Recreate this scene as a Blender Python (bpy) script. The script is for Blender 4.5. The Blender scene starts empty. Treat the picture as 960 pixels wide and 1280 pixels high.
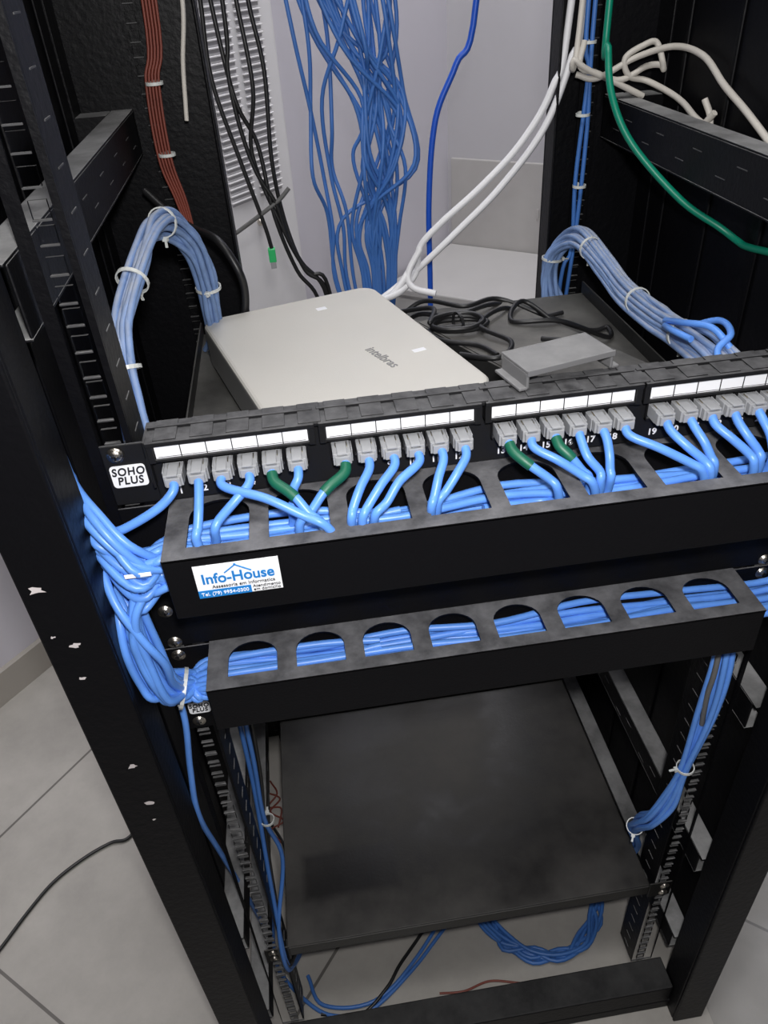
import bpy, bmesh, math, random
from mathutils import Vector, Matrix
random.seed(7)
S=bpy.context.scene
S.view_settings.view_transform='Standard'
COL=S.collection
U=.04445
# ---------------------------------------------------------------- materials
def mat(name,col,rough=.5,metal=0,spec=.5,var=0.0,vscale=20,bump=0,bscale=200,dust=None,dust_amt=.8,dscale=12,dlo=.35,trans=0,alpha=1,coat=0,clean=None):
    m=bpy.data.materials.new(name); m.use_nodes=True
    nt=m.node_tree; n=nt.nodes; L=nt.links
    b=n['Principled BSDF']
    b.inputs['Base Color'].default_value=(*col,1); b.inputs['Roughness'].default_value=rough
    b.inputs['Metallic'].default_value=metal; b.inputs['Specular IOR Level'].default_value=spec
    b.inputs['Transmission Weight'].default_value=trans; b.inputs['Alpha'].default_value=alpha
    b.inputs['Coat Weight'].default_value=coat
    tc=n.new('ShaderNodeTexCoord'); src=None
    if var>0:
        ns=n.new('ShaderNodeTexNoise'); ns.inputs['Scale'].default_value=vscale; ns.inputs['Detail'].default_value=6
        L.new(tc.outputs['Object'],ns.inputs['Vector'])
        mx=n.new('ShaderNodeMix'); mx.data_type='RGBA'
        mx.inputs[6].default_value=(*[c*(1-var) for c in col],1); mx.inputs[7].default_value=(*[min(1,c*(1+var)) for c in col],1)
        L.new(ns.outputs['Fac'],mx.inputs[0]); src=mx.outputs[2]
    if dust is not None:
        g=n.new('ShaderNodeNewGeometry'); sx=n.new('ShaderNodeSeparateXYZ'); L.new(g.outputs['Normal'],sx.inputs[0])
        mr=n.new('ShaderNodeMapRange'); mr.inputs[1].default_value=.5; mr.inputs[2].default_value=.95; L.new(sx.outputs['Z'],mr.inputs[0])
        ns=n.new('ShaderNodeTexNoise'); ns.inputs['Scale'].default_value=dscale; ns.inputs['Detail'].default_value=8; ns.inputs['Roughness'].default_value=.65
        L.new(tc.outputs['Object'],ns.inputs['Vector'])
        r2=n.new('ShaderNodeMapRange'); r2.inputs[1].default_value=.35; r2.inputs[2].default_value=.65; r2.inputs[3].default_value=dlo; r2.inputs[4].default_value=1
        L.new(ns.outputs['Fac'],r2.inputs[0])
        mu=n.new('ShaderNodeMath'); mu.operation='MULTIPLY'; L.new(mr.outputs[0],mu.inputs[0]); L.new(r2.outputs[0],mu.inputs[1])
        m2=n.new('ShaderNodeMath'); m2.operation='MULTIPLY'; L.new(mu.outputs[0],m2.inputs[0]); m2.inputs[1].default_value=dust_amt
        dfac=m2.outputs[0]
        if clean:   # rectangular dust-free footprint left by removed equipment: (cx,cy,hx,hy)
            so=n.new('ShaderNodeSeparateXYZ'); L.new(tc.outputs['Object'],so.inputs[0])
            fs=[]
            for ax,c,h in (('X',clean[0],clean[2]),('Y',clean[1],clean[3])):
                a=n.new('ShaderNodeMath'); a.operation='SUBTRACT'; L.new(so.outputs[ax],a.inputs[0]); a.inputs[1].default_value=c
                bb=n.new('ShaderNodeMath'); bb.operation='ABSOLUTE'; L.new(a.outputs[0],bb.inputs[0])
                cc=n.new('ShaderNodeMapRange'); cc.inputs[1].default_value=h-.005; cc.inputs[2].default_value=h+.005; L.new(bb.outputs[0],cc.inputs[0]); fs.append(cc.outputs[0])
            mm=n.new('ShaderNodeMath'); mm.operation='MAXIMUM'; L.new(fs[0],mm.inputs[0]); L.new(fs[1],mm.inputs[1])
            m3=n.new('ShaderNodeMapRange'); m3.inputs[3].default_value=.3; m3.inputs[4].default_value=1; L.new(mm.outputs[0],m3.inputs[0])
            m4=n.new('ShaderNodeMath'); m4.operation='MULTIPLY'; L.new(dfac,m4.inputs[0]); L.new(m3.outputs[0],m4.inputs[1]); dfac=m4.outputs[0]
        mx=n.new('ShaderNodeMix'); mx.data_type='RGBA'
        if src: L.new(src,mx.inputs[6])
        else: mx.inputs[6].default_value=(*col,1)
        mx.inputs[7].default_value=(*dust,1); L.new(dfac,mx.inputs[0]); src=mx.outputs[2]
        mrr=n.new('ShaderNodeMapRange'); mrr.inputs[3].default_value=rough; mrr.inputs[4].default_value=.85
        L.new(dfac,mrr.inputs[0]); L.new(mrr.outputs[0],b.inputs['Roughness'])
    if src: L.new(src,b.inputs['Base Color'])
    if bump>0:
        nb=n.new('ShaderNodeTexNoise'); nb.inputs['Scale'].default_value=bscale; nb.inputs['Detail'].default_value=3
        L.new(tc.outputs['Object'],nb.inputs['Vector'])
        bp=n.new('ShaderNodeBump'); bp.inputs['Strength'].default_value=bump; bp.inputs['Distance'].default_value=.001
        L.new(nb.outputs['Fac'],bp.inputs['Height']); L.new(bp.outputs[0],b.inputs['Normal'])
    return m
M_blk=mat('black_powder_coat',(.003,.003,.004),.5,spec=.2,bump=.35,bscale=260,dust=(.12,.12,.125),dust_amt=.45)
M_post=mat('black_post_paint',(.0025,.0025,.0035),.45,spec=.18,bump=.5,bscale=180,dust=(.2,.2,.2),dust_amt=.7)
M_side=mat('black_side_panel_paint',(.002,.002,.003),.48,spec=.18,bump=.4,bscale=120)
M_beam=mat('dusty_black_beam',(.003,.003,.004),.5,spec=.2,bump=.4,bscale=220,dust=(.36,.36,.36),dust_amt=.95)
M_litedge=mat('painted_lit_edge',(.05,.05,.052),.45,spec=.4,dust=(.3,.3,.3),dust_amt=.8,dscale=80,dlo=.1)  # pale tone paints in the light on hole and slot edges
M_base=mat('black_base_frame',(.003,.003,.004),.5,spec=.2,bump=.4,bscale=220,dust=(.05,.05,.05),dust_amt=.8,dscale=25)
M_mgr=mat('cable_manager_black',(.0025,.0025,.0035),.5,spec=.18,bump=.25,bscale=500,dust=(.18,.18,.19),dust_amt=.88,dscale=34)  # top-face tone is dust plus painted-in flash reflection
M_shelf=mat('dusty_shelf_black',(.004,.004,.004),.3,spec=.4,bump=.12,bscale=300,dust=(.075,.071,.066),dust_amt=.9,dscale=6,dlo=.12,clean=(-.135,.078,.058,.028))
M_plas=mat('black_plastic',(.008,.008,.009),.45,spec=.3,dust=(.13,.13,.135),dust_amt=.85,dscale=60,bump=.1,bscale=600)
M_white=mat('white_label',(.86,.87,.9),.45)
M_ink=mat('black_ink',(.01,.01,.012),.5)
M_inkb=mat('blue_ink',(.01,.19,.55),.5)
M_wtxt=mat('white_print',(.8,.8,.83),.5)
M_screw=mat('nickel_screw',(.62,.58,.52),.28,metal=1,bump=.2,bscale=900)
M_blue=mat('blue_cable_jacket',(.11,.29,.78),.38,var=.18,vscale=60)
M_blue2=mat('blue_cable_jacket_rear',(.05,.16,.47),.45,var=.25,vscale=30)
M_dblue=mat('dusty_blue_cable',(.17,.27,.50),.62,var=.4,vscale=70,dust=(.38,.40,.44),dust_amt=.9,dscale=60)
M_green=mat('green_boot',(.005,.10,.055),.45)
M_greenc=mat('green_cable',(.0,.20,.12),.4)
M_wcab=mat('white_cable',(.72,.72,.74),.45,var=.1)
M_bcab=mat('off_white_cable',(.58,.55,.50),.5,var=.15)
M_kcab=mat('black_cable',(.010,.010,.011),.42)
M_gcab=mat('grey_cable',(.12,.12,.12),.5)
M_rcab=mat('red_brown_wire',(.18,.04,.025),.5,var=.2)
M_tie=mat('nylon_zip_tie',(.6,.62,.6),.4)
M_plug=mat('clear_rj45_plastic',(.44,.45,.47),.18,trans=.3,spec=.6)
M_gold=mat('gold_contacts',(.5,.38,.16),.35,metal=1)
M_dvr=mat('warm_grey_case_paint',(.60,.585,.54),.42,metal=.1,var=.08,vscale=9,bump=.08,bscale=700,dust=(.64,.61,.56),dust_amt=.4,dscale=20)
M_dvrs=mat('shaded_case_side',(.24,.24,.235),.5,metal=.2)  # side shading put into the colour: darker than the case top
M_lgrey=mat('grey_print',(.25,.25,.25),.5)
M_dev=mat('dusty_dark_case',(.02,.02,.02),.5,dust=(.17,.165,.155),dust_amt=.9,dscale=16,bump=.2)
M_ushelf=mat('dusty_upper_shelf',(.01,.01,.01),.5,dust=(.10,.098,.092),dust_amt=.95,dscale=14,bump=.2)
M_brk=mat('grey_plastic_bracket',(.14,.14,.145),.5,dust=(.29,.29,.29),dust_amt=.7,dscale=40)
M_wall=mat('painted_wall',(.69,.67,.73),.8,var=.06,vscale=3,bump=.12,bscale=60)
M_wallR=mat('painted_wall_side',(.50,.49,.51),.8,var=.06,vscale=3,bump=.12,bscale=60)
M_panelw=mat('white_enamel',(.86,.85,.86),.5,var=.03)
M_cab=mat('grey_laminate',(.50,.49,.48),.6,var=.08,vscale=6)
M_slot=mat('louver_recess_grey',(.40,.39,.41),.6)
M_beige=mat('beige_laminate',(.46,.445,.43),.65,var=.06)
M_skirt=mat('beige_baseboard',(.42,.39,.35),.6,var=.06)
M_chip=mat('bare_chipped_paint',(.6,.55,.55),.6,var=.2,vscale=90)
M_ceil=mat('ceiling_paint',(.75,.75,.74),.9)
def floor_mat():
    m=bpy.data.materials.new('ceramic_floor_tile'); m.use_nodes=True; nt=m.node_tree; n=nt.nodes; L=nt.links; b=n['Principled BSDF']
    tc=n.new('ShaderNodeTexCoord'); mp=n.new('ShaderNodeMapping'); mp.inputs['Location'].default_value=(.48,.247,0)
    L.new(tc.outputs['Object'],mp.inputs['Vector'])
    br=n.new('ShaderNodeTexBrick'); br.offset=0; br.inputs['Scale'].default_value=1
    br.inputs['Brick Width'].default_value=.583; br.inputs['Row Height'].default_value=.583; br.inputs['Mortar Size'].default_value=.0022
    br.inputs['Color1'].default_value=(.41,.39,.36,1); br.inputs['Color2'].default_value=(.43,.41,.38,1); br.inputs['Mortar'].default_value=(.15,.14,.13,1)
    L.new(mp.outputs[0],br.inputs['Vector'])
    ns=n.new('ShaderNodeTexNoise'); ns.inputs['Scale'].default_value=5; ns.inputs['Detail'].default_value=10; ns.inputs['Roughness'].default_value=.7; L.new(tc.outputs['Object'],ns.inputs['Vector'])
    mr=n.new('ShaderNodeMapRange'); mr.inputs[1].default_value=.3; mr.inputs[2].default_value=.7; mr.inputs[3].default_value=.75; mr.inputs[4].default_value=1.08; L.new(ns.outputs['Fac'],mr.inputs[0])
    vm=n.new('ShaderNodeVectorMath'); vm.operation='SCALE'; L.new(br.outputs['Color'],vm.inputs[0]); L.new(mr.outputs[0],vm.inputs['Scale'])
    L.new(vm.outputs[0],b.inputs['Base Color']); b.inputs['Roughness'].default_value=.4
    return m
M_floor=floor_mat()
# ---------------------------------------------------------------- helpers
def V(p): return Vector(p)/1000.0     # millimetres -> metres
def empty(name,loc=(0,0,0)):
    o=bpy.data.objects.new(name,None); o.empty_display_size=.02; COL.objects.link(o); return o
def link(o,parent=None):
    COL.objects.link(o)
    if parent: o.parent=parent
    return o
def finish(bm,name,m,parent=None,bevel=0,seg=2,smooth=False):
    me=bpy.data.meshes.new(name); bm.to_mesh(me); bm.free()
    for x in (m if isinstance(m,(list,tuple)) else [m]): me.materials.append(x)
    if smooth:
        for p in me.polygons: p.use_smooth=True
    o=bpy.data.objects.new(name,me); link(o,parent)
    if bevel:
        md=o.modifiers.new('bevel','BEVEL'); md.width=bevel; md.segments=seg; md.limit_method='ANGLE'; md.angle_limit=math.radians(40)
    return o
def addbox(bm,x0,x1,y0,y1,z0,z1,mi=0,M=None):
    r=bmesh.ops.create_cube(bm,size=1)
    for v in r['verts']:
        v.co=Vector(((x0+x1)/2+v.co.x*(x1-x0),(y0+y1)/2+v.co.y*(y1-y0),(z0+z1)/2+v.co.z*(z1-z0)))
        if M: v.co=M@v.co
    for f in {f for v in r['verts'] for f in v.link_faces}: f.material_index=mi
def boxes(name,lst,m,parent=None,bevel=.0006,M=None):
    bm=bmesh.new()
    for b in lst: addbox(bm,*[c/1000 for c in b[:6]],mi=(b[6] if len(b)>6 else 0),M=M)
    return finish(bm,name,m,parent,bevel)
def to_mesh(cu,name,m,parent,matrix=None,smooth=False):
    tmp=bpy.data.objects.new('tmp',cu); COL.objects.link(tmp)
    dg=bpy.context.evaluated_depsgraph_get(); dg.update()
    me=bpy.data.meshes.new_from_object(tmp.evaluated_get(dg)); bpy.data.objects.remove(tmp)
    if matrix: me.transform(matrix)
    me.name=name; me.materials.clear(); me.materials.append(m)
    for p in me.polygons: p.use_smooth=smooth
    o=bpy.data.objects.new(name,me); return link(o,parent)
def catmull(P,n=7):
    P=[Vector(p) for p in P]
    if len(P)<3: return P
    out=[]; Q=[P[0]*2-P[1]]+P+[P[-1]*2-P[-2]]
    for i in range(1,len(Q)-2):
        a,b,c,d=Q[i-1],Q[i],Q[i+1],Q[i+2]
        for k in range(n):
            t=k/n
            out.append(.5*((2*b)+(c-a)*t+(2*a-5*b+4*c-d)*t*t+(-a+3*b-3*c+d)*t**3))
    out.append(P[-1]); return out
def cables(name,paths,r,m,parent=None,n=7,res=3):
    """paths in mm; r in mm (float or list)"""
    cu=bpy.data.curves.new(name,'CURVE'); cu.dimensions='3D'; cu.bevel_depth=1.0; cu.bevel_resolution=res; cu.use_fill_caps=True
    for i,p in enumerate(paths):
        p=[Vector(q) for q in p]
        if (p[1]-p[0]).length>700:      # long straight drop from the ceiling: keep the spline from overshooting
            d=(p[0]-p[1]).normalized(); p=[p[0],p[1]+d*260,p[1]+d*70]+p[1:]
        pts=catmull([V(q) for q in p],n)
        s=cu.splines.new('POLY'); s.points.add(len(pts)-1)
        rr=(r[i] if isinstance(r,(list,tuple)) else r)/1000
        for k,q in enumerate(pts): s.points[k].co=(*q,1); s.points[k].radius=rr
    return to_mesh(cu,name,m,parent,smooth=True)
def bundle(path,n,rad,jit=1.0,seed=0,spread=None):
    """n strands following path (mm) with random radial offsets inside rad"""
    rnd=random.Random(seed); out=[]
    for i in range(n):
        a=2*math.pi*i/n*2.4+rnd.random(); q=rad*math.sqrt((i+.5)/n)
        off=Vector((math.cos(a)*q,math.sin(a)*q*.8,math.sin(a+.9)*q))
        P=[]
        for k,p in enumerate(path):
            s=1 if spread is None else spread[k]
            P.append(Vector(p)+off*s+Vector([rnd.uniform(-jit,jit)*s for _ in range(3)]))
        out.append(P)
    return out
def plate(name,outer,holes,th,m,matrix,parent=None):
    cu=bpy.data.curves.new(name,'CURVE'); cu.dimensions='2D'; cu.fill_mode='BOTH'; cu.extrude=th/2
    for poly in [outer]+holes:
        s=cu.splines.new('POLY'); s.points.add(len(poly)-1); s.use_cyclic_u=True
        for k,q in enumerate(poly): s.points[k].co=(q[0],q[1],0,1)
    return to_mesh(cu,name,m,parent,matrix)
def text(name,body,size,loc,m,parent=None,rot=(math.pi/2,0,0),align='CENTER',ext=.00015,shear=0,bold=0,xs=1,sp=1):
    cu=bpy.data.curves.new(name,'FONT'); cu.body=body; cu.size=size; cu.align_x=align; cu.align_y='CENTER'; cu.extrude=ext; cu.shear=shear; cu.offset=bold
    cu.space_line=.85; cu.space_character=sp
    Mx=Matrix.Translation(Vector(loc)/1000)@Matrix.Rotation(rot[2],4,'Z')@Matrix.Rotation(rot[0],4,'X')@Matrix.Scale(xs,4,(1,0,0))
    return to_mesh(cu,name,m,parent,Mx)
def rot2(ang,loc): return Matrix.Translation(Vector(loc)/1000)@Matrix.Rotation(ang,4,'Z')
def ties(name,lst,parent=None,m=None):
    """lst: (center mm, direction, radius mm)"""
    bm=bmesh.new()
    for c,d,r in lst:
        d=Vector(d).normalized(); q=d.to_track_quat('Z','Y').to_matrix().to_4x4(); T=Matrix.Translation(V(c))@q
        ns=20; prof=[(-.0014,-.0005),(.0014,-.0005),(.0014,.0005),(-.0014,.0005)]
        rings=[]
        for i in range(ns):
            a=2*math.pi*i/ns; row=[]
            for h,w in prof:
                R=r/1000+w; row.append(bm.verts.new(T@Vector((math.cos(a)*R,math.sin(a)*R,h))))
            rings.append(row)
        for i in range(ns):
            A,B=rings[i],rings[(i+1)%ns]
            for k in range(4): bm.faces.new((A[k],A[(k+1)%4],B[(k+1)%4],B[k]))
        R=r/1000
        addbox(bm,-.002,.002,-R-.003,-R,-.002,.002,M=T)
        addbox(bm,-.001,.001,-R-.008,-R-.003,-.0005,.0005,M=T)
    bmesh.ops.recalc_face_normals(bm,faces=bm.faces)
    return finish(bm,name,m or M_tie,parent)
def screws(name,lst,parent,r=4.2):
    bm=bmesh.new()
    for x,y,z in lst:
        T=Matrix.Translation(V((x,y,z)))@Matrix.Rotation(math.pi/2,4,'X')
        bmesh.ops.create_cone(bm,cap_ends=True,segments=20,radius1=(r+1.2)/1000,radius2=(r+1.2)/1000,depth=.001,matrix=T)
        bmesh.ops.create_uvsphere(bm,u_segments=20,v_segments=10,radius=r/1000,matrix=T@Matrix.Scale(.55,4,(0,0,1)))
        addbox(bm,x/1000-.0022,x/1000+.0022,(y-2.7)/1000,(y-2.2)/1000,z/1000-.0005,z/1000+.0005,mi=1)
        addbox(bm,x/1000-.0005,x/1000+.0005,(y-2.7)/1000,(y-2.2)/1000,z/1000-.0022,z/1000+.0022,mi=1)
    return finish(bm,name,[M_screw,M_ink],parent,smooth=True)
# ---------------------------------------------------------------- room (rotated about 51 deg to the rack)
RM=rot2(math.radians(51),(420,2140,0))
FZ=-720
def room(name,b,m):
    bm=bmesh.new(); addbox(bm,*[c/1000 for c in b])
    me=bpy.data.meshes.new(name); bm.to_mesh(me); bm.free(); me.materials.append(m)
    o=bpy.data.objects.new(name,me); COL.objects.link(o); o.matrix_world=RM; return o
room('floor',(-4000,100,-3600,100,FZ-50,FZ),M_floor)
room('ceiling',(-4000,100,-3600,100,2000,2050),M_ceil)
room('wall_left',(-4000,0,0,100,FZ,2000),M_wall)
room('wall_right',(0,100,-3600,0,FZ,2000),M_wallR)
room('baseboard_left',(-4000,-2,-12,0,FZ,FZ+70),M_skirt)
room('baseboard_right',(-12,0,-3600,-13,FZ,FZ+70),M_skirt)
bp=empty('breaker_panel_cabinet')
boxes('cabinet_body',[(-1750,-880,-62,-1,-290,1250),(-1740,-890,-68,-62,-280,1240)],M_panelw,bp,.004,RM)
hl=[];lf=[]
for i in range(28):
    z=8+i*13
    for a,b in ((-1098,-1025),(-1005,-932)):
        hl.append((a,b,-70,-68,z,z+6)); lf.append((a-2,b+2,-74,-68,z+6,z+9))
boxes('louver_slots',hl,M_slot,bp,0,RM)
boxes('louver_fins',lf,M_panelw,bp,.0008,RM)
bm=bmesh.new(); bmesh.ops.create_uvsphere(bm,u_segments=16,v_segments=8,radius=.009,matrix=RM@Matrix.Translation((-1.02,-.07,-.04)))
finish(bm,'cover_screw',M_screw,bp,smooth=True)
ap=empty('wall_access_cover')
boxes('cover_plate',[(-10,0,-330,-15,-400,-120)],M_beige,ap,.003,RM)
boxes('cover_latch',[(-14,-10,-320,-312,-280,-250)],M_beige,ap,.001,RM)
lc=empty('low_cabinet')
boxes('cabinet_carcass',[(-440,-14,-900,-20,FZ,-405),(-450,-14,-905,-16,-405,-385)],M_cab,lc,.004,RM)
boxes('cabinet_doors',[(-446,-440,-890,-465,FZ+60,-415),(-446,-440,-455,-30,FZ+60,-415),(-455,-446,-480,-474,-560,-480),(-455,-446,-446,-440,-560,-480)],M_cab,lc,.002,RM)
# ---------------------------------------------------------------- rack
rack=empty('server_rack')
TOP=900
def holes_sq(xc,z0,z1,w=9.5):
    H=[]; k=math.floor(z0/44.45)
    while k*44.45<z1:
        for d in (6.35,22.2,38.1):
            z=k*44.45+d
            if z0+8<z<z1-8:
                H.append([((xc-w/2)/1000,(z-w/2)/1000),((xc+w/2)/1000,(z-w/2)/1000),((xc+w/2)/1000,(z+w/2)/1000),((xc-w/2)/1000,(z+w/2)/1000)])
        k+=1
    return H
RX=Matrix.Rotation(math.pi/2,4,'X')
for sgn,nm in ((-1,'a'),(1,'b')):
    xs=sorted((sgn*249,sgn*221))
    for y,tag in ((1.2,'front'),(470,'rear')):
        outer=[(xs[0]/1000,-.7),(xs[1]/1000,-.7),(xs[1]/1000,TOP/1000),(xs[0]/1000,TOP/1000)]
        plate('rail_%s_%s'%(tag,nm),outer,holes_sq(sgn*232.5,-700,TOP),.002,M_post,Matrix.Translation((0,y/1000,0))@RX,rack)
        rl=[]
        for h in holes_sq(sgn*232.5,-700,TOP):
            z=h[0][1]*1000
            rl.append((sgn*232.5-5,sgn*232.5+5,y-1.8,y-.9,z-.8,z+.1))
        boxes('hole_lit_edges_%s_%s'%(tag,nm),rl,M_litedge,rack,0)
    xi=sgn*221
    a,b=sorted((xi,xi+sgn*2))
    boxes('rail_flange_'+nm,[(a,b,2.2,38,-700,TOP)],M_post,rack)
    sl=[]
    for i in range(-31,40):
        z=i*22.2
        a,b=sorted((xi-sgn*.5,xi)); sl.append((a,b,14,26,z,z+.9))
    boxes('flange_lit_edges_'+nm,sl,M_litedge,rack,0)  # thin pale bars painting lit slot edges, no openings cut
    a,b=sorted((sgn*290,sgn*251))
    boxes('outer_post_'+nm,[(a,b,-70,-66,FZ,TOP),(a,a+3,-66,-28,FZ,TOP),(b-3,b,-66,-28,FZ,TOP),(a,b,-31,-28,FZ,TOP)],M_post,rack,.0015)
    xin=-168 if sgn<0 else 188
    a,b=sorted((sgn*305,xin))
    boxes('rear_post_'+nm,[(a,b,474,478,FZ,TOP),(*sorted((xin,xin+sgn*3)),446,474,FZ,TOP),(*sorted((sgn*302,sgn*305)),440,474,FZ,TOP)],M_post,rack,.001)
    a,b=sorted((sgn*308,sgn*304)); fl=[(a,b,-28,478,FZ+20,TOP)]
    for k in range(5):
        y=20+k*95
        c,d=sorted((sgn*304,sgn*301)); fl.append((c,d,y,y+6,FZ+20,TOP))
    boxes('side_panel_'+nm,fl,M_side,rack,.0015)
    zt=300 if sgn<0 else 275
    beams=[]
    for z1,hh in ((zt,42),(zt+420,42),(-150,36),(-405,36),(-585,36)):
        if sgn<0 and z1==-150: continue
        a,b=sorted((sgn*272,sgn*250)); beams+= [(a,b,-26,472,z1-2,z1)]
        c,d=sorted((sgn*252,sgn*250)); beams+=[(c,d,-20,472,z1-hh,z1-2)]
        c,d=sorted((sgn*272,sgn*250)); beams+=[(c,d,-20,472,z1-hh-2,z1-hh)]
        beams+=[(*sorted((sgn*304,sgn*272)),-26,-8,z1-hh,z1),(*sorted((sgn*304,sgn*272)),440,470,z1-hh,z1)]
    boxes('side_beams_'+nm,beams,M_beam,rack,.0012)
    bs=[]
    for z1 in (zt,-405,-585):
        for k in range(5):
            y=90+k*75
            c,d=sorted((sgn*249.9,sgn*249.5)); bs+=[(c,d,y,y+16,z1-16,z1-15.2),(c,d,y+30,y+46,z1-29,z1-28.3)]
    boxes('beam_lit_edges_'+nm,bs,M_litedge,rack,0)  # pale bars again, drawn as the lit edges of slots
boxes('base_frame',[(-250,250,-52,-14,-700,-662),(-240,240,440,474,-720,-665),(-290,290,-52,-48,-720,-700)],M_base,rack,.002)
boxes('top_frame',[(-300,300,-70,-28,TOP,TOP+40),(-300,300,440,478,TOP,TOP+40),(-300,-260,-28,440,TOP,TOP+40),(260,300,-28,440,TOP,TOP+40)],M_post,rack,.002)
def chips(name,lst,parent):
    rnd=random.Random(3); bm=bmesh.new()
    for x,y,z,r in lst:
        vs=[]
        for i in range(11):
            a=i/11*2*math.pi; q=r*rnd.uniform(.35,1.15)
            vs.append(bm.verts.new(((x+math.cos(a)*q*1.2)/1000,(y-.15)/1000,(z+math.sin(a)*q*.7)/1000)))
        bm.faces.new(vs)
    return finish(bm,name,M_chip,parent)
chips('paint_chips',[(-280,-70,128,5),(-271,-70,81,3.5),(-275,-70,52,2.2),(-268,-70,-43,3.5),(-266,-70,-88,3.5),(-268,-70,-110,1.6),(-282,-70,90,1.6),(-262,-70,262,4)],rack)
chips('paint_chips_side',[(262,-30,-410,5)],rack)
boxes('blank_filler_plate',[(-241.5,241.5,-1.8,0,2,87)],M_blk,rack,.0005)
screws('rack_screws',[(-232.5,-2,38),(232.5,-2,38),(-232.5,-2,6.3),(232.5,-2,6.3),(-232.5,-3,-6.3),(232.5,-3,-6.3),(-232.5,-3,-50),(-232.5,-3,-84),(232.5,-3,-52),(-232.5,-4,-497),(-232.5,-4,-510),(232.5,-4,-497),(232.5,-4,-512),(-232.5,-3,171.8),(232.5,-3,171.8)],rack)
# ---------------------------------------------------------------- cable managers
def dhole(xc,w,y0,y1):
    pts=[((xc-w/2)/1000,y0/1000),((xc+w/2)/1000,y0/1000)]
    r=w/2; ys=y1-r*.85
    for i in range(0,15):
        a=math.pi*i/14; pts.append(((xc+math.cos(a)*r)/1000,(ys+math.sin(a)*r*.85)/1000))
    return pts
def manager(zt,zb,depth,w,ears):
    e=empty('cable_manager')
    outer=[(-.208,-depth/1000),(.208,-depth/1000),(.208,0),(-.208,0)]
    H=[dhole(-175+50*i,w,-depth+11,-7) for i in range(8)]
    plate('slotted_top',outer,H,.0016,M_mgr,Matrix.Translation((0,0,zt/1000-.0008)),e)
    boxes('front_cover',[(-208,208,-depth,-depth+1.6,zb,zt-.2),(-208,208,-depth+1.6,-depth+10,zb,zb+1.6)],M_mgr,e,.0007)
    boxes('mounting_ears',ears,M_mgr,e,.0005)
    return e
um=manager(132.5,86,65,38,[(-241.5,-207,-3.6,-2,88,132),(207,241.5,-3.6,-2,88,132),(-207,207,-1.9,-.3,88,130)])
lm=manager(1,-42,50,36,[(-241.5,-207,-3.4,-1.8,-92,1),(207,241.5,-3.4,-1.8,-92,1),(-207,207,-1.7,-.3,-44,0)])
st=empty('info_house_sticker'); 
boxes('sticker_base',[(-191,-140,-65.5,-65.05,101,126)],M_white,st,0)
boxes('sticker_band',[(-191,-159,-65.75,-65.45,101,106.8)],M_inkb,st,0)
text('sticker_title','Info-House',.0108,(-165.5,-65.8,115.3),M_inkb,st,bold=.00022,xs=.9)
cables('house_outline',[[(-173,-65.8,119),(-166,-65.8,124.2),(-166,-65.8,124.2),(-157,-65.8,118.5)]],.45,M_inkb,st)
text('sticker_tagline','Assessoria em Informatica',.0036,(-163,-65.8,109),M_ink,st)
text('sticker_phone','Tel. (79) 9954-0300',.0036,(-175,-65.9,103.8),M_white,st)
text('sticker_service','Atendimento\nem domicilio',.0032,(-149.5,-65.8,104.2),M_ink,st)
def soho(cx,y,cz,w,h,s,parent):
    bm=bmesh.new(); vs=[]
    for qx,qz,a0 in ((1,1,0),(-1,1,90),(-1,-1,180),(1,-1,270)):
        for i in range(5):
            a=math.radians(a0+i*22.5); rr=2.5
            vs.append(bm.verts.new(((cx+qx*(w/2-rr)+math.cos(a)*rr)/1000,y/1000,(cz+qz*(h/2-rr)+math.sin(a)*rr)/1000)))
    f=bm.faces.new(vs); r=bmesh.ops.extrude_face_region(bm,geom=[f])
    for v in [g for g in r['geom'] if isinstance(g,bmesh.types.BMVert)]: v.co.y+=.0006
    bmesh.ops.recalc_face_normals(bm,faces=bm.faces)
    finish(bm,'badge_plate',M_white,parent)
    text('badge_text','SOHO\nPLUS',s,(cx,y-.2,cz),M_ink,parent,bold=.0002,shear=.15,xs=.86,sp=1.15)
soho(-229,-4.4,-67,17,13,.0060,lm)
# ---------------------------------------------------------------- patch panel
pp=empty('patch_panel')
boxes('panel_plate',[(-241.5,241.5,-2,0,134,178.5),(-212,212,-6,-2,136,180)],M_plas,pp,.0008)
boxes('panel_top_shell',[(-212,212,-12,14,180.5,183.5),(-212,212,12,14,150,181),(-213,-211,-12,14,150,183.5),(211,213,-12,14,150,183.5)],M_plas,pp,.0008)
soho(-228,-3,156,22,16,.0078,pp)
GX=[-198,-93,12,116]; PX=[g+15.3*i for g in GX for i in range(6)]
bez=[];lab=[];div=[];sock=[]
for g in GX:
    x0=g-12; x1=g+76.5+12
    bez+=[(x0-1,x1+1,-15,-6,181,184),(x0-1,x1+1,-13,-6,169,171),(x0-1,x0+3,-14,-6,169,183),(x1-3,x1+1,-14,-6,169,183)]
    bez+=[(x0,x1,-11,-6,170,182)]
    bez+=[(x0+4+i*22,x0+18+i*22,-13,12,184,184.8) for i in range(5)]
    bez+=[(x0-1,x1+1,2,5,183.5,185.6)]
    lab+=[(x0+3.5,x1-3.5,-12.4,-11,171.4,180.8)]
    for i in range(1,6):
        xx=x0+3.5+(x1-x0-7)*i/6; div.append((xx-.3,xx+.3,-12.7,-12.3,171.4,180.8))
    div.append((x0+5,x1-5,-12.6,-12.3,172.2,172.5))
    for i in range(6):
        x=g+15.3*i
        sock+=[(x-7.4,x+7.4,-9,-6,153,155),(x-7.4,x-6.6,-9,-6,153,169),(x+6.6,x+7.4,-9,-6,153,169)]
boxes('module_bezels',bez,M_plas,pp,.0004)
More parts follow.
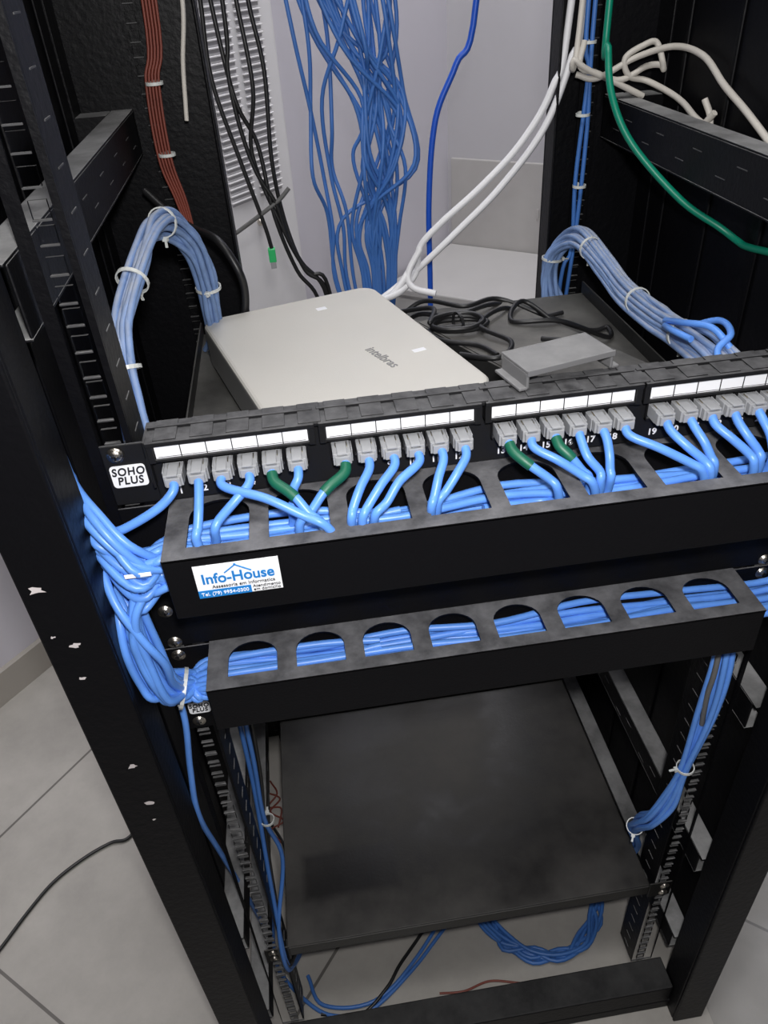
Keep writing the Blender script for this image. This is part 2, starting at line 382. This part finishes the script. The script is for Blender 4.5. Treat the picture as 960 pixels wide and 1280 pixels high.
boxes('label_strips',lab,M_white,pp,.0003)
boxes('label_dividers',div,M_ink,pp,0)
boxes('port_sockets',sock,M_plas,pp,.0003)
for i,x in enumerate(PX): text('port_number_%d'%(i+1),str(i+1),.0066,(x,-6.3,142.5),M_wtxt,pp,bold=.00015)
# ---------------------------------------------------------------- RJ45 plugs + patch cords
pc=empty('patch_cords')
pl=[];gc=[]; rnd=random.Random(77)
for x in PX:
    dx=rnd.uniform(-.6,.6); dz=rnd.uniform(-.5,.5); xx=x+dx
    pl+=[(xx-5.8,xx+5.8,-23,-7,157+dz,165+dz),(xx-3.2,xx+3.2,-25,-10,165+dz,166.4+dz),(xx-4.6,xx+4.6,-25.5,-23,158+dz,164+dz),(x-6.3,x-5.4,-19,-8,156.5,165.5),(x+5.4,x+6.3,-19,-8,156.5,165.5)]
    gc+=[(xx-3.6+k*1.02,xx-3.1+k*1.02,-15,-9,166.45+dz-1.2,166.55+dz-1.2) for k in (0,1,6,7)]
boxes('rj45_plugs',pl,M_plug,pc,.0005)
boxes('plug_contacts',gc,M_gold,pc,0)
ends={2:(-187,-52),3:(-110,-55),4:(-176,-46),5:(-112,-52),6:(-129,-33),7:(-124,-49),8:(-93,-52),9:(-86,-52),10:(-78,-51),11:(-43,-50),12:(-38,-46),13:(37,-48),14:(60,-48),15:(60,-42),16:(66,-46),17:(73,-45),18:(131,-50),19:(136,-51),20:(141,-46),21:(166,-49),22:(172,-46),23:(181,-45),24:(187,-49)}
P=[];rnd=random.Random(5)
for i,x in enumerate(PX,1):
    if i==1:
        P.append([(x,-21,161),(x,-29,157.5),(x-10,-34,150),(x-28,-37,142),(-238,-36,138),(-254,-24,134),(-268,0,140)]); continue
    ex,ey=ends[i]
    sx=Vector((x,-21,161)); a=Vector((x+rnd.uniform(-.8,.8),-30,157)); e=Vector((ex,ey,137))
    d=e-a; m1=a+d*.4+Vector((rnd.uniform(-2,2),-2,1.2+min(3,abs(d.x)*.04))); m2=a+d*.8+Vector((rnd.uniform(-1.5,1.5),-.5,1))
    ii=Vector((ex+ (d.x*.12),ey+4,122)); jq=Vector((ex+d.x*.3-10,-34+rnd.uniform(-12,10),108+rnd.uniform(-8,8)))
    P.append([sx,a,m1,m2,e,ii,jq,jq+Vector((-40,rnd.uniform(-4,4),rnd.uniform(-3,3)))])
cables('cord_jackets',P,2.9,M_blue,pc,n=8,res=4)
boots=[]
for i in (5,7,13,15):
    q=catmull([Vector(p) for p in P[i-1]],8)
    boots.append([tuple(q[4]),tuple(q[9]),tuple(q[14]),tuple(q[17])])
cables('green_boots',boots,3.5,M_green,pc,n=5,res=4)
sweep=[]; r=random.Random(33)
j=lambda a:r.uniform(-a,a)
def um_in(long=True):
    y=r.uniform(-54,-14); z=r.uniform(94,121)
    if long: return [(-200,y,z),(-130,y+j(4),z+j(4)),(-60,y+j(4),z+j(4)),(10,y+j(5),z+j(4)),(80,y+j(5),z+j(4)),(150,y+j(5),z+j(4)),(205,y+j(3),z)]
    return [(-200,y,z),(-120,y+j(4),z+j(4)),(-60,y+j(4),z+j(4))]
def lm_in(long=True):
    y=r.uniform(-42,-8); z=r.uniform(-25,-8)
    if long: return [(-205,y,z),(-130,y+j(4),z+j(2)),(-60,y+j(4),z+j(2)),(10,y+j(4),z+j(2)),(80,y+j(4),z+j(2)),(150,y+j(4),z+j(2)),(225,y+j(3),z),(250,y,z+6)]
    return [(-205,y,z),(-130,y+j(4),z+j(3)),(-80,y+j(4),z+j(3))]
for k in range(22):      # fanning into the upper manager
    t=k/21
    z0=166-36*t+j(3)
    sweep.append([(-294+j(6),52+j(8),z0+j(4)),(-274+j(4),16+j(6),z0+1),(-261+j(3),-10+j(5),z0-5-4*t),(-245+j(3),-36+j(8),z0-14-10*t),(-225,-47+j(10),127-32*t+j(4))]+um_in(k%2==0))
for k in range(18):      # bulging forward and down to the lower manager
    q=j(6.5); yb=-46+j(15)
    sweep.append([(-290+j(5),48+j(8),124+j(14)),(-274+j(4),14+j(6),116+j(14)),(-262+j(3),-12+j(5),98+j(12)),(-247+q*.5,yb*.75,78+j(9)),(-243+q,yb,54+j(7)),(-241+q,yb,28+j(6)),(-236+q*.8,yb,4+j(5)),(-226+j(2),-30+j(10),-11+j(5)),(-217,-26+j(12),-17+j(5))]+lm_in(k%2==0))
for k in range(17):      # leaving the upper manager, looping out and into the lower manager
    q=j(8); yb=-46+j(15); zt_=r.uniform(94,122)
    sweep.append([(-150,-35,104),(-195,-36+j(10),zt_),(-213,-40+j(12),zt_-1),(-229+j(3),-46+j(8),zt_-8),(-238+q*.5,yb,76+j(7)),(-239+q,yb,48+j(7)),(-236+q*.8,yb,20+j(6)),(-231+q*.5,yb*.9,-1+j(4)),(-222,-28+j(10),-13+j(5))]+lm_in(k%2==0))
sweep.append([(-292,40,150),(-272,10,140),(-258,-20,120),(-246,-52,96),(-234,-62,70),(-226,-60,44),(-228,-50,14),(-224,-34,-10),(-205,-20,-14),(-150,-20,-14)])
sweep.append([(-292,40,140),(-274,10,122),(-262,-20,92),(-251,-50,60),(-247,-52,30),(-240,-48,2),(-228,-38,-18),(-205,-30,-18),(-150,-26,-16)])
hb=empty('horizontal_cable_bundle')
cables('bundle_cables',sweep,2.8,M_blue,hb,n=6,res=3)
ties('bundle_ties',[((-247,-32,136),(.75,-.4,-.35),6),((-228,-31,-13),(1,0,-.35),15)],hb)
boxes('wire_marker',[(-233,-217,-58.5,-57.8,118,121)],M_white,hb,.0003,None)
dn=empty('drop_cables')
cables('drop_blue',[[(-240,-12,-20),(-238,-20,-61),(-246,-22,-120),(-253,-20,-188),(-256,10,-300),(-258,60,-500),(-259,100,-700)]],2.6,M_blue,dn)
cables('drop_blue_inner',[[(-205,40,-60),(-208,45,-200),(-212,40,-300),(-204,40,-380),(-219,0,-450),(-219,-10,-530),(-215,70,-650),(-235,80,-712)],[(-212,50,-60),(-216,52,-250),(-219,20,-390),(-219,-8,-520),(-214,60,-640),(-225,110,-712)]],2.4,M_blue2,dn)
cables('drop_black',[[(-200,60,-50),(-206,50,-230),(-216,48,-330),(-219,20,-430),(-219,-10,-520),(-206,60,-600),(-200,90,-712)]],2.2,M_kcab,dn)
ties('drop_ties',[((-210,44,-310),(0,0,1),7)],dn)
rb=empty('rail_side_cable_bundle')
path=[(222,8,-46),(214,-14,-90),(208,-20,-150),(202,-20,-234),(196,-18,-290),(188,-10,-335),(188,8,-372),(198,30,-420),(222,56,-500),(238,90,-600)]
cables('side_bundle_cables',bundle(path,7,6,1.4,4,[1,1.5,1.6,.8,1.3,1.4,1.4,1.1,1,1]),2.6,M_blue,rb)
cables('side_bundle_grey',[[(216,4,-46),(205,-18,-95),(203,-20,-130),(206,-20,-170)]],2.4,M_gcab,rb)
ties('side_bundle_ties',[((202,-20,-234),(-.1,0,1),8),((189,16,-390),(.3,.5,-.9),9)],rb)
# ---------------------------------------------------------------- lower shelf
sh=empty('rack_shelf')
boxes('shelf_tray',[(-216,216,0,325,-499,-497),(-216,216,-2,0,-514,-497),(-216,-214.5,0,325,-514,-497),(214.5,216,0,325,-514,-497),(-216,216,323.5,325,-512,-490),(-241.5,-214,-3.5,-1.5,-519,-490),(214,241.5,-3.5,-1.5,-519,-490)],M_shelf,sh,.0008)
# ---------------------------------------------------------------- upper shelf + devices
us=empty('rack_shelf')
boxes('shelf_tray_upper',[(-219,219,16,400,80,82),(-219,-217,16,400,82,96),(217,219,16,400,82,96)],M_ushelf,us,.0008)
dv=empty('video_recorder')
D=rot2(math.radians(16),(-207,316,0))
bm=bmesh.new()
addbox(bm,0,.184,-.262,0,.088,.130)
ve=[e for e in bm.edges if abs(e.verts[0].co.z-e.verts[1].co.z)>.03]
bmesh.ops.bevel(bm,geom=ve,offset=.018,segments=7,affect='EDGES',profile=.5)
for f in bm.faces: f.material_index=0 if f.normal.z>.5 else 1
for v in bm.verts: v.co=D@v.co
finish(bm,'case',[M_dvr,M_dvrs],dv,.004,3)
boxes('case_seam',[(6,178,-263,-1,100,101.2)],M_ink,dv,0,D)
boxes('rubber_feet',[(12,26,-30,-16,82,88),(158,172,-30,-16,82,88),(12,26,-245,-231,82,88),(158,172,-245,-231,82,88)],M_ink,dv,.001,D)
cx=D@Vector((.122,-.172,.1303)); text('case_logo','intelbras',.0135,cx*1000,M_lgrey,dv,rot=(0,0,math.radians(-66)),bold=.0001)
boxes('quality_sticker',[(110,120,-40,-33,130,130.3),(150,162,-178,-172,130,130.3)],M_white,dv,0,D)
sw=empty('network_switch')
W=rot2(math.radians(24.5),(100,335,0))
boxes('switch_case',[(-104,0,-215,0,82.2,113),(-102,-2,-213,-2,113,114)],M_dev,sw,.0015,W)
boxes('switch_vents',[(-1,.4,-180+i*9,-176+i*9,92,108) for i in range(18)],M_ink,sw,0,W)
bk=empty('plastic_bracket')
K=rot2(math.radians(14),(54,13,0))
boxes('bracket_top',[(-32,32,-14,18,197,199),(-32,-30,-14,18,186,197),(30,32,-14,18,186,197),(-37,-30,-14,18,186,188),(30,37,-14,18,186,188)],M_brk,bk,.0006,K)
boxes('bracket_rim',[(-32,32,-15.5,-14,195.5,199.5),(-32,32,18,19,194,199)],M_brk,bk,.0004,K)
pw=empty('black_power_cord')
Z=117
cpath=[(-50,380,86),(-8,345,100),(22,337,Z),(57,304,Z+3),(96,322,Z),(135,300,105),(185,288,86),(206,290,86),(195,262,88),(139,248,Z),(95,261,Z),(118,300,Z+3),(150,262,100),(182,195,86),(170,170,90),(140,190,Z),(110,214,Z)]
loop=[]
for k in range(26):
    a=k*.75; loop.append((42+26*math.cos(a)*(1+.1*math.sin(k)),262+17*math.sin(a)*(1+.1*math.cos(k*1.7)),Z+k*.35))
cpath2=[(62,190,Z),(50,215,Z),(20,235,Z),(16,262,Z)]+[(x,y,z) for x,y,z in loop[:22]]+[(24,300,Z+6),(-5,340,Z-10)]
cables('cord_loops',[cpath,cpath2,[(0,345,90),(14,320,110),(40,285,Z+2),(80,300,Z+3),(110,332,Z-12),(120,360,88)],[(30,200,Z),(60,180,Z+2),(80,210,Z+2),(60,250,Z+4),(95,290,Z+2),(140,330,88),(175,340,86)]],2.4,M_kcab,pw,n=8)
ties('cord_tie',[((42,262,Z+4),(1,.3,0),10)],pw,M_kcab)
# ---------------------------------------------------------------- bundles beside upper rails
b1=empty('trunk_cable_bundle')
lp=[(-205,22,128),(-226,40,150),(-232,62,180),(-233,85,205),(-229,110,222),(-219,160,244),(-213,200,251),(-204,238,243),(-194,268,218),(-190,285,186),(-191,300,154),(-196,330,110),(-205,350,88)]
cables('trunk_cables',bundle(lp,14,9,2.4,8),2.6,M_dblue,b1)
ties('trunk_ties',[((-226,45,156),(-.2,.4,1),11.5),((-232,75,194),(-.1,.5,1),11.5),((-224,135,234),(.3,1,.5),11.5),((-208,225,249),(.3,1,-.1),11.5),((-190,292,170),(0,.1,-1),11.5)],b1)
b2=empty('trunk_cable_bundle')
rp=[(196,425,60),(188,430,81),(187,430,109),(195,420,134),(203,385,151),(208,320,140),(206,260,134),(205,190,138),(201,140,143),(197,90,153),(196,40,150),(190,24,140)]
cables('trunk_cables',bundle(rp,13,9,2.2,9),2.6,M_dblue,b2)
cables('loose_loops',[[(200,130,150),(212,100,168),(206,70,170),(192,60,162),(188,30,150)],[(195,150,150),(188,110,165),(196,80,172),(205,60,160)],[(190,140,150),(180,110,160),(184,85,162)]],2.6,M_blue,b2)
ties('trunk_ties',[((190,430,115),(.1,0,1),11.5),((205,355,148),(.1,-1,-.1),11.5),((206,230,137),(0,-1,.05),11.5),((200,130,146),(0,-1,.1),11.5)],b2)
# ---------------------------------------------------------------- hanging cables behind the rack
hc=empty('hanging_blue_cables')
rnd=random.Random(14); P=[]
for i in range(30):
    tx=-85+ i*4.5+rnd.uniform(-8,8)
    if i<4: tx=-88+i*9
    swirl=rnd.uniform(-1,1)
    midx=18+rnd.uniform(-36,30); lowx=4+rnd.uniform(-24,26)
    if i%6==0: midx=-60+rnd.uniform(-14,22); lowx=-50+rnd.uniform(-16,26)
    if i%7==3: midx=46+rnd.uniform(-6,6)
    P.append([(tx*.4+10,640,1950),(tx*.7,620,900),(tx,600,600),(tx+rnd.uniform(-8,8),600,440),(tx*.6+midx*.4+rnd.uniform(-9,9),600+rnd.uniform(-16,12),340+rnd.uniform(-15,15)),(midx,600,270+rnd.uniform(-28,28)),(midx+swirl*20,600+rnd.uniform(-16,12),200+rnd.uniform(-15,15)),(lowx+swirl*10,600,130+rnd.uniform(-15,15)),(lowx,600,60),(lowx*.6,590,-60),(lowx,580,-300),(lowx*2,560,-712)])
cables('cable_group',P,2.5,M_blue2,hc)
cables('single_cable',[[(160,560,1950),(150,560,700),(128,560,365),(105,560,305),(80,560,250),(70,560,160),(69,560,47),(66,560,-200),(60,560,-712)]],3.6,mat('royal_blue_cable',(.01,.08,.5),.4),hc)
hw=empty('hanging_white_cables')
cables('white_pair',[[(230,470,1950),(222,455,800),(198,450,364),(184,450,288),(152,450,237),(108,450,196),(62,450,161),(38,450,137),(33,450,109),(10,430,95),(-20,420,90)],
 [(240,470,1950),(232,455,800),(211,450,363),(203,450,316),(178,450,251),(131,450,194),(81,450,150),(42,450,118),(8,450,93),(-14,430,88)],
 [(38,446,137),(22,440,112),(26,430,98),(50,420,92)],[(33,450,125),(14,436,104),(0,430,92)]],3.8,M_wcab,hw)
hg=empty('green_cable')
cables('green_strand',[[(215,360,1950),(205,355,800),(198,350,367),(197,340,332),(197,320,296),(213,300,258),(253,270,213),(286,250,190),(297,235,181),(299,218,180),(299,160,190)]],3.2,M_greenc,hg)
hbz=empty('beige_cables')
cables('beige_strands',[[(232,475,1950),(225,460,700),(205,440,340),(200,430,314),(245,430,293),(275,430,303),(288,425,304),(290,420,301),(284,430,323),(270,430,322),(252,430,312),(258,430,296),(278,430,290),(290,400,282),(292,370,276),(288,330,268),(290,290,262)],
 [(205,440,300),(225,432,296),(262,428,312),(288,400,322),(294,350,318),(292,300,300),(290,250,285),(294,200,262),(296,150,240)],
 [(210,436,330),(206,432,308),(225,430,300),(255,430,286),(276,430,276)],
 [(292,330,285),(297,322,268),(292,312,243),(284,312,262),(288,300,278)]],3.0,M_bcab,hbz)
hk=empty('hanging_black_cables')
cables('black_strands',[[(-150,560,1950),(-148,560,700),(-147,560,383),(-153,560,317),(-149,560,260),(-138,560,211),(-120,560,173),(-111,560,129),(-91,560,86),(-67,560,64),(-60,560,-100),(-60,540,-712)],
 [(-165,560,1950),(-170,560,384),(-172,560,310),(-155,560,226),(-138,560,151),(-133,560,121)],
 [(-125,560,1950),(-120,560,381),(-113,560,314),(-118,560,223),(-112,565,150),(-95,560,90),(-70,560,60),(-60,560,-50)],
 [(-130,565,1950),(-133,565,390),(-128,560,300),(-140,565,230),(-118,560,150),(-98,560,100),(-70,560,50),(-66,560,-100)],
 [(-155,565,1950),(-160,565,390),(-150,560,290),(-132,565,240),(-124,560,160),(-105,560,90),(-80,560,40),(-76,560,-100)]],2.6,M_kcab,hk)
cables('grey_stub',[[(-196,560,132),(-165,562,148),(-136,560,165),(-115,560,178),(-102,560,190)]],2.6,M_gcab,hk)
boxes('green_plug',[(-138,-129,555,565,104,121)],mat('green_plug_plastic',(.03,.5,.15),.4),hk,.001)
boxes('clear_plug_tip',[(-137,-130,556,564,96,104)],M_plug,hk,.0005)
cables('black_loop',[[(-250,430,230),(-230,415,212),(-207,400,197),(-180,352,196),(-164,335,173),(-160,335,148),(-166,335,118),(-180,340,90)]],4,M_kcab,hk)
hr=empty('red_brown_wires')
P=[]
for k in range(5):
    P.append([(-205+k*3,440,1950),(-208+k*3,440,700),(-214+k*3,435,390),(-226+k*3,432,325),(-229+k*3,430,259),(-221+k*2.5,430,219),(-217+k*2,430,190),(-215+k*2,430,120),(-214+k*2,430,-100)])
cables('wire_strands',P,1.3,M_rcab,hr)
cables('beige_riser',[[(-190,436,1950),(-178,436,390),(-188,436,340),(-193,436,305),(-195,436,290)]],2.2,M_bcab,hr)
ties('riser_ties',[((-220,430,262),(0,0,1),8),((-218,430,325),(0,0,1),8)],hr)
rr=empty('rear_rail_blue_cable')
cables('riser_cables',[[(222,440,1950),(218,440,700),(212,440,360),(218,440,300),(214,440,200),(216,440,120),(205,440,60),(205,440,-300),(215,440,-700)],[(226,440,1950),(222,440,700),(219,440,360),(222,440,250),(220,440,150),(214,440,60)]],2.4,M_blue2,rr)
ties('riser_ties',[((216,440,262),(0,0,1),7),((219,440,190),(0,0,1),7),((216,440,328),(0,0,1),7)],rr)
# ---------------------------------------------------------------- floor items
fc=empty('coiled_blue_cable')
P=[]
rnd=random.Random(2)
for c in range(3):
    pts=[]
    for k in range(44):
        a=k*.48+c; R=78+rnd.uniform(-11,11)
        pts.append((125+R*math.cos(a)*1.05,102+R*math.sin(a)*.95,-716+ (k/44)*10+c*2))
    P.append(pts)
cables('coil',P,2.7,M_blue2,fc,n=4)
fb=empty('floor_cables')
cables('blue_floor_cable',[[(-262,150,-716),(-259,89,-716),(-243,56,-716),(-202,14,-716),(-165,2,-716),(-127,7,-716),(-70,45,-716),(-25,84,-716),(30,130,-716),(80,150,-714)],[(-215,60,-716),(-196,20,-716),(-127,14,-715),(-60,60,-712),(20,150,-716)]],2.6,M_blue2,fb)
cables('black_floor_cable',[[(-200,10,-716),(-150,0,-716),(-110,25,-712),(-88,51,-712),(-60,80,-716),(-20,120,-716)],[(-262,300,-716),(-240,250,-716),(-235,180,-716)]],2.4,M_kcab,fb)
cables('red_floor_wire',[[(-40,10,-718),(-7,7,-717),(30,14,-718),(70,5,-718)],[(-270,360,-718),(-246,342,-716),(-262,320,-715),(-240,300,-716),(-261,286,-714),(-245,262,-716)],[(-262,380,-718),(-250,350,-712),(-266,330,-716),(-244,322,-714),(-250,290,-716)]],1.5,M_rcab,fb)
bf=empty('black_floor_cord')
cables('cord',[[(-470,345,-716),(-494,313,-716),(-520,310,-716),(-560,290,-716),(-600,258,-716),(-630,215,-716),(-658,166,-716),(-700,100,-716),(-760,40,-716)]],2.6,M_kcab,bf)
boxes('cord_plug',[(-486,-470,332,350,-719,-709)],M_kcab,bf,.002)
# crumpled clear plastic bag on the floor beside the rack
bm=bmesh.new(); rnd=random.Random(9)
NX,NY=40,48; vv=[]
for i in range(NX):
    row=[]
    for jj in range(NY):
        x=300+i*8; y=-190+jj*10
        h=-716+ 230*max(0,math.sin(i/(NX-1)*math.pi))**.6*max(0,math.sin(jj/(NY-1)*math.pi))**.6+ rnd.uniform(-3,3)+12*abs(math.sin(i*.35+jj*.22))-10*abs(math.sin(jj*.31-i*.27))
        if i in (0,NX-1) or jj in (0,NY-1): h=FZ+2
        row.append(bm.verts.new((x/1000,y/1000,max(FZ+2,h)/1000)))
    vv.append(row)
for i in range(NX-1):
    for jj in range(NY-1): bm.faces.new((vv[i][jj],vv[i+1][jj],vv[i+1][jj+1],vv[i][jj+1]))
M_bag=mat('clear_polythene',(.6,.61,.63),.16,spec=.7,alpha=.3)
bag=finish(bm,'plastic_bag',M_bag,None,smooth=True)
# ---------------------------------------------------------------- lights
def area(name,loc,tgt,size,energy,col=(1,1,1),sy=None):
    l=bpy.data.lights.new(name,'AREA'); l.energy=energy; l.size=size; l.color=col
    if sy: l.shape='RECTANGLE'; l.size_y=sy
    o=bpy.data.objects.new(name,l); COL.objects.link(o); o.location=loc
    o.rotation_euler=(Vector(tgt)-Vector(loc)).to_track_quat('-Z','Y').to_euler(); return o
area('ceiling_light',(-.3,-.3,1.95),(-.1,.2,0),1.0,19,(1,.985,.97),.4)
area('wall_fill_light',(.3,1.3,1.95),(.2,1.5,0),1.0,24,(.99,.98,1),.5)  # added unseen fill lamp, brightens the walls behind the rack
area('phone_flash',(-.09,-.43,.47),(0,.15,0),.03,4.3,(1,.98,.97))
w=bpy.data.worlds.new('world'); S.world=w; w.use_nodes=True
w.node_tree.nodes['Background'].inputs[0].default_value=(.95,.95,1,1); w.node_tree.nodes['Background'].inputs[1].default_value=.12
# ---------------------------------------------------------------- camera (calibrated from the photograph's perspective)
pt,yw,rl,f=0.63337,0.09386,-0.07348,948.549
fw=Vector((math.sin(yw)*math.cos(pt),math.cos(yw)*math.cos(pt),-math.sin(pt)))
r0=fw.cross(Vector((0,0,1))).normalized(); u0=r0.cross(fw)
rt=r0*math.cos(rl)+u0*math.sin(rl); up=-r0*math.sin(rl)+u0*math.cos(rl)
cd=bpy.data.cameras.new('camera'); cd.sensor_fit='VERTICAL'; cd.sensor_height=36; cd.sensor_width=27; cd.lens=f/1280*36; cd.clip_start=.01
cam=bpy.data.objects.new('camera',cd); COL.objects.link(cam)
M=Matrix((rt,up,-fw)).transposed().to_4x4(); M.translation=Vector((-.10792,-.42322,.41220)); cam.matrix_world=M
S.camera=cam
